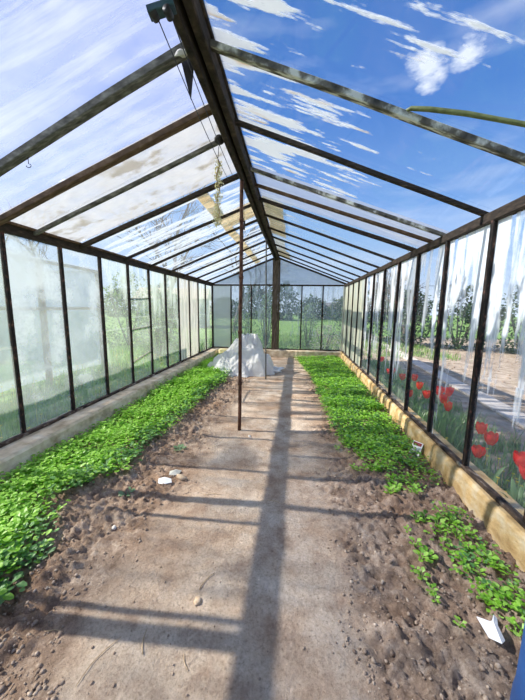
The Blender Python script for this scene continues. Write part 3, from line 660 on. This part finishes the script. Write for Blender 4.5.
# ---------------------------------------------------------------- outside right: tulips, grass tufts, plank path
def tulip(x, y, z, k, label, full=False):
    base = Vector((x, y, -.03)); t = empty('tulip', base, label=label, cat='tulip')
    h = z+.03; lean = Vector((.03*math.sin(k*2.1), .04*math.cos(k*1.3), 0))
    top = lean+Vector((0, 0, h)); MB().tube([(0, 0, -.02), lean*.3+Vector((0, 0, h*.5)), top-Vector((0, 0, .035))], .004, 6).build('stem', TULIPL, t)
    m = MB(); R = .036+.005*math.sin(k)
    for p in range(6):
        a = p*math.pi/3+k; o_ = .92 if p % 2 else 1.05; rad = Vector((math.cos(a), math.sin(a), 0)); tan = Vector((-rad.y, rad.x, 0)); rows = []
        for i in range(6):
            s = i/5; rr = R*o_*(.25+1.25*math.sin(min(s*1.7, 1.57))*(1-.18*s)) ; ww = R*1.25*math.sin(math.pi*(.16+.62*s)); zz = -.045+.095*s
            for j in range(-2, 3):
                f = j/2; rows.append(top+rad*rr*(1-.22*f*f)+tan*ww*f*.62+Vector((0, 0, zz-.008*f*f)))
        m.add(rows, [(i*5+j, i*5+j+1, (i+1)*5+j+1, (i+1)*5+j) for i in range(5) for j in range(4)], 0, True)
    m.build('flower', RED, t)
    for q in range(3):
        a = k*1.7+q*2.1; d = Vector((math.cos(a), math.sin(a), 0)); s_ = Vector((-d.y, d.x, 0)); vs_ = []; H = h*.62
        for i in range(7):
            u = i/6; c = d*(.02+.10*u*u)+Vector((0, 0, H*math.sin(u*1.45))); w_ = .022*math.sin(math.pi*(.12+.86*u)); vs_ += [c-s_*w_, c-d*.006, c+s_*w_]
        MB().add(vs_, [(i*3+j, i*3+j+1, (i+1)*3+j+1, (i+1)*3+j) for i in range(6) for j in (0, 1)], 0, True).build('leaf', TULIPL, t)
TL = [((1.55, 2.30, .49), 'large red tulip nearest, outside the right glass'), ((1.58, 2.54, .27), 'low red tulip just beside the nearest post'), ((1.57, 2.04, .49), 'red tulip at the right picture edge, upper one'), ((1.55, 1.99, .43), 'red tulip at the right picture edge, lower one'), ((1.62, 2.60, .46), 'red tulip partly behind the nearest post')]
far = [(1.65, 3.21, .62), (1.65, 3.38, .50), (1.68, 3.16, .46), (1.66, 3.98, .47), (1.66, 4.18, .31), (1.68, 3.75, .42), (1.66, 4.66, .44), (1.66, 4.95, .46), (1.70, 5.94, .50), (1.72, 3.52, .55), (1.75, 4.4, .5), (1.70, 5.3, .38)]
k = 0
for (p, l) in TL: tulip(*p, k, l); k += 1
ORD = ['nearest', 'second nearest', 'third nearest', 'fourth nearest', 'fifth nearest', 'sixth nearest', 'seventh nearest', 'eighth nearest', 'ninth nearest', 'tenth nearest', 'second farthest', 'farthest']
far.sort(key=lambda p: p[1])
for i, p in enumerate(far):
    tulip(*p, k, 'red tulip behind hazy right glass, %s beyond the nearest post' % ORD[i]); k += 1
for o in C.objects:
    if o.get('category') == 'tulip': o['group'] = 'tulips outside the right wall'
def blades(mb, x, y, n, h, z=-.05, spread=.08, w_=.008, lean=.4):
    for i in range(n):
        a = random.random()*6.283; b = Vector((x+random.gauss(0, spread), y+random.gauss(0, spread), z)); d = Vector((math.cos(a), math.sin(a), 0)); s = Vector((-d.y, d.x, 0)); hh = h*random.uniform(.5, 1.1)
        p1 = b+d*hh*lean*.3+Vector((0, 0, hh*.6)); p2 = b+d*hh*lean+Vector((0, 0, hh))
        mb.add([b-s*w_*.5, b+s*w_*.5, p1+s*w_*.4, p1-s*w_*.4, p2], [(0, 1, 2, 3), (3, 2, 4)])
mb = MB()
for i in range(420): blades(mb, 1.66+.85*random.random()**1.6, random.uniform(1.0, 8.5), 11, random.uniform(.12, .30), w_=.014, spread=.04)
mb.build('border_foliage', TULIPL, label='green leaves and grass growing along the tulip border', cat='plants', kind='stuff')
mb = MB()
for i in range(34):
    x, y = random.uniform(1.52, 1.85), random.uniform(1.9, 3.0); z = random.uniform(.08, .24)
    for p in range(6):
        a = p*1.05; d = Vector((math.cos(a), math.sin(a), .4)).normalized(); leaf(mb, Vector((x, y, z)), d, .014, .012)
    mb.tube([(x, y, -.05), (x, y, z)], .0015, 4)
mb.build('yellow_blossoms', YEL, label='tiny yellow flowers among the tulip leaves', cat='flowers', kind='stuff')
for i in range(9):       # plank path
    y0 = 1.7+i*1.45; x = 3.0+.10*i
    o = MB().beam((x, y0, -.012), (x+.10, y0+1.38, -.012), .34, .035, up=(0, 0, 1), seg=5, wob=.01).build('path_plank', PLANK, label='grey board laid end to end as a path outside right', cat='plank', group='path boards outside right')
    local(o, (x, y0, -.04))
mb = MB()
for i in range(900):
    x, y = random.uniform(2.1, 8), random.uniform(1, 14)
    if abs(x-3.0-.069*(y-1.7)) < .3: continue
    r = random.uniform(.01, .04); mb.ico((x, y, -.03), r, 1, .3, (1, 1, .7))
mb.build('plot_clods', CLOD, label='loose clods over the tilled plot outside right', cat='soil', kind='stuff')

# ---------------------------------------------------------------- outside left: grass with dandelions, film shelter
mb = MB()
for i in range(1500):
    x = -3.0-3.4*random.random(); y = random.uniform(.8, 13); blades(mb, x, y, 9, random.uniform(.10, .26), spread=.09, w_=.012)
mb.build('long_grass', BLADE, label='long green grass outside the left wall', cat='grass', kind='stuff')
mb = MB()
for i in range(900):
    x = random.uniform(-3.5, 5); y = random.uniform(9.3, 16); blades(mb, x, y, 8, random.uniform(.10, .3), spread=.12, w_=.02)
mb.build('long_grass', BLADE, label='green grass of the field behind the far gable', cat='grass', kind='stuff')
mb = MB()
for i in range(260):
    x = -2.8-2.6*random.random(); y = random.uniform(1.2, 9); z = random.uniform(.08, .26)
    for p in range(8):
        a = p*.785; d = Vector((math.cos(a), math.sin(a), .25)).normalized(); leaf(mb, Vector((x, y, z)), d, .02, .014)
    mb.tube([(x, y, -.06), (x, y, z)], .0018, 4)
mb.build('dandelions', YEL, label='yellow dandelion heads scattered in the left grass', cat='flowers', kind='stuff')
t = empty('film_shelter', (-4.7, 1.5, -.06), label='neighbouring shelter of wooden posts and bluish plastic film outside left', cat='shelter')
def T(*p): return (p[0]+4.7, p[1]-1.5, p[2]+.06)
for x, y in [(-4.75, 1.5), (-4.75, 3.2), (-4.75, 4.95), (-4.75, 6.55), (-7.6, 6.55), (-7.6, 1.5), (-7.6, 4)]:
    MB().beam(T(x, y, -.2), T(x, y, 2.3), .09, .09, up=(1, 0, 0), seg=5, wob=.01).build('post', BOARDB, t)
for z in (1.42, 2.28):
    MB().beam(T(-4.70, 1.5, z), T(-4.70, 6.6, z), .05, .06, seg=6, wob=.015).build('rail', BOARDB, t)
MB().beam(T(-7.6, 1.5, 2.28), T(-7.6, 6.6, 2.28), .06, .06).build('rail', BOARDB, t)
MB().beam(T(-4.7, 6.55, 2.28), T(-7.6, 6.55, 2.28), .06, .06).build('rail', BOARDB, t)
def sheet(p0, du, dv, nu, nv, amp, m, name, par, th=.003):
    p0, du, dv = Vector(p0), Vector(du), Vector(dv); nn = du.cross(dv).normalized(); vs_ = []
    for s in (0, th):
        for j in range(nv+1):
            for i in range(nu+1):
                q = p0+du*(i/nu)+dv*(j/nv); d = amp*(noise.noise(q*1.1)+.5*abs(noise.noise(q*3))+.25*noise.noise(q*7)); vs_.append(q+nn*(d+s))
    W = nu+1; H = W*(nv+1); fs = []
    for j in range(nv):
        for i in range(nu):
            a = j*W+i; fs += [(a, a+1, a+W+1, a+W), (H+a, H+a+W, H+a+W+1, H+a+1)]
    return MB().add(vs_, fs, 0, True).build(name, m, par)
sheet(T(-4.82, 1.5, .05), (0, 5.1, 0), (0, 0, 2.25), 60, 30, .06, G_SHELT, 'front_film', t)
sheet(T(-4.82, 6.62, .05), (-2.8, 0, 0), (0, 0, 2.25), 30, 30, .06, G_SHELT, 'end_film', t)
sheet(T(-4.75, 1.5, 2.34), (0, 5.1, 0), (-2.9, 0, .35), 50, 30, .06, G_SHELT, 'top_film', t)

# ---------------------------------------------------------------- background: bushes, hedge, trees, sheds
def bush(name, x, y, rx, ry, h, n, m, label, ls=.09, z0=-.06, group=None, cat='bush'):
    t = empty(name, (x, y, z0), label=label, cat=cat, group=group); mb = MB()
    for i in range(n):
        a = random.random()*6.283; u = random.random()**.4; v = random.random(); p = Vector((math.cos(a)*rx*u*math.sin(math.pi*(.18+.72*v)), math.sin(a)*ry*u*math.sin(math.pi*(.18+.72*v)), h*v))
        p *= 1+.25*noise.noise(p*2.0+Vector((x, y, 0)))
        d = Vector((random.gauss(0, 1), random.gauss(0, 1), random.gauss(.3, .8))).normalized(); leaf(mb, p, d, ls*random.uniform(.7, 1.5), ls*.7)
    mb.build('foliage', m, t, kind='stuff')
    st = MB()
    for i in range(6):
        a = i*1.05; st.tube([(0, 0, -.05), (math.cos(a)*rx*.3, math.sin(a)*ry*.3, h*.4), (math.cos(a)*rx*.5, math.sin(a)*ry*.5, h*.75)], [.03, .02, .01], 6)
    st.build('stems', BARK, t, kind='stuff'); return t
bush('shrub', 1.0, 10.0, .55, .4, .95, 900, PALEF, 'pale dry flowering shrub behind the right end of the gable', .06)
bush('shrub', -1.9, 10.2, .5, .4, 1.3, 1000, SHRUB, 'green shrub behind the gable left of the centre post', .07)
bush('shrub', -1.1, 10.6, .5, .4, 1.9, 1000, SHRUB, 'taller green shrub behind the gable next to the centre post', .07)
bush('shrub', .45, 10.8, .4, .4, 1.5, 900, SHRUB, 'green shrub behind the gable right of the centre post', .07)
bush('shrub', -4.3, 9.0, 1.0, .8, 2.2, 1800, SHRUB, 'pale green shrub outside the left wall beyond the film shelter', .09)
bush('shrub', -6.5, 10.5, 1.3, 1.0, 2.6, 1800, SHRUB, 'large shrub far outside left behind the film shelter', .1)
bush('shrub', -3.9, 7.7, .6, .5, 1.5, 900, SHRUB, 'low shrub at the corner of the film shelter', .08)
for i, (x, y, r, h) in enumerate([(4.6, 13, 1.3, 2.2), (6.4, 12.2, 1.5, 2.5), (8.3, 11.5, 1.4, 2.3), (10, 10, 1.6, 2.6), (11, 7.5, 1.5, 2.4), (11.5, 4.5, 1.5, 2.5), (3.0, 14.5, 1.2, 2.0), (11.8, 1.8, 1.4, 2.3)]):
    bush('hedge_bush', x, y, r, 1.0, h, 1500, CONIF, 'dark hedge bush beyond the tilled plot outside right, %s' % ['third from the gable end', 'fourth from the gable end', 'next beyond the fourth', 'in front of the white house', 'farther right past the house', 'third last towards the picture edge', 'closest to the gable', 'outermost at the right edge'][i], .13, group='hedge beyond the plot')
for i, x in enumerate([-26, -20, -15, -10.5, -6, -2, 2.2, 6.5, 11, 16, 22]):
    bush('distant_tree', x, 40+3*math.sin(i*2.3), 2.6, 2, 3.6+1.0*math.sin(i*1.7), 1500, CONIF, 'dark rounded horizon tree beyond the field, %s' % ['leftmost of all', 'second from the left', 'third from the left', 'fourth from the left', 'fifth from the left', 'left of the gable centre post', 'right of the gable centre post', 'fourth from the right', 'third from the right', 'second from the right', 'rightmost of all'][i], .38, group='trees on the horizon', cat='tree')
def branch(mb, p, d, l, r, dep):
    n = 4; pts = [p]; q = p.copy(); dd = d.copy()
    for i in range(n):
        dd = (dd+Vector((random.gauss(0, .12), random.gauss(0, .12), random.gauss(.04, .08)))).normalized(); q = q+dd*l/n; pts.append(q.copy())
    mb.tube(pts, [r*(1-.45*i/n) for i in range(n+1)], 6 if dep > 2 else 4, cap=False)
    if dep == 0: return
    for k in range(4 if dep > 1 else 5):
        s = random.uniform(.35, 1); i = min(n-1, int(s*n)); pp = pts[i].lerp(pts[i+1], s*n-i)
        a = random.random()*6.283; o_ = dd.orthogonal().normalized(); o_ = Matrix.Rotation(a, 3, dd) @ o_
        branch(mb, pp, (dd+o_*random.uniform(.5, 1.0)).normalized(), l*random.uniform(.55, .8), r*.5, dep-1)
def tree(x, y, h, label, seed):
    random.seed(seed); mb = MB(); branch(mb, Vector((0, 0, -.1)), Vector((0, 0, 1)), h*.45, .14, 4)
    o = mb.build('bare_tree', BARK, label=label, cat='tree'); o.location = (x, y, -.06)
tree(-6.2, 12.5, 7.0, 'leafless tree with fine branches behind the far left corner', 3)
tree(-3.4, 15.5, 6.5, 'leafless tree farther back, above the left half of the gable', 8)
tree(-11.5, 13, 7.5, 'leafless tree outside left seen through the left roof', 5)
tree(6.0, 16.5, 5.0, 'leafless tree beyond the hedge outside right', 12)
random.seed(99)
def shed(x, y, w_, d_, h, rz, mw, mr, label):
    t = empty('shed', (x, y, -.06), label=label, cat='shed'); t.rotation_euler.z = rz
    MB().box(-w_/2, w_/2, -d_/2, d_/2, 0, h).add([(-w_/2, -d_/2, h), (-w_/2, d_/2, h), (-w_/2, 0, h+.7), (w_/2, -d_/2, h), (w_/2, d_/2, h), (w_/2, 0, h+.7)], [(0, 2, 1), (3, 4, 5)]).build('walls', mw, t)
    for s in (-1, 1):
        MB().beam((0, 0, h+.76), (0, s*(d_/2+.25), h-.08), w_+.4, .06, up=(0, -s*.7, d_/2)).build('roof', mr, t)
    MB().box(-.4, .4, -d_/2-.03, -d_/2+.02, 0, 1.9).build('door', WOOD_BR, t)
    MB().box(w_/2-1.4, w_/2-.6, -d_/2-.03, -d_/2+.02, 1.0, 1.8).build('window_sash', BLACK, t)
GREYW = solid('grey_render_wall', [(.3, (.42, .42, .42)), (.7, (.55, .55, .54))], 3); GREYR = solid('grey_roofing', [(.3, (.16, .16, .17)), (.7, (.26, .26, .27))], 3)
WHITEW = solid('white_render_wall', [(.3, (.66, .66, .64)), (.7, (.8, .8, .78))], 3); BEIGER = solid('beige_roofing', [(.3, (.4, .34, .26)), (.7, (.55, .48, .38))], 3)
shed(6.4, 46, 5, 3, 1.7, .1, GREYW, GREYR, 'grey low house standing in the field beyond the gable')
shed(16.5, 9.8, 5, 4, 2.6, -1.1, WHITEW, BEIGER, 'white walled house beyond the hedge outside right')
shed(-9.5, 22, 5, 3, 2.2, .2, GREYW, BEIGER, 'grey shed far behind the left shrubs')
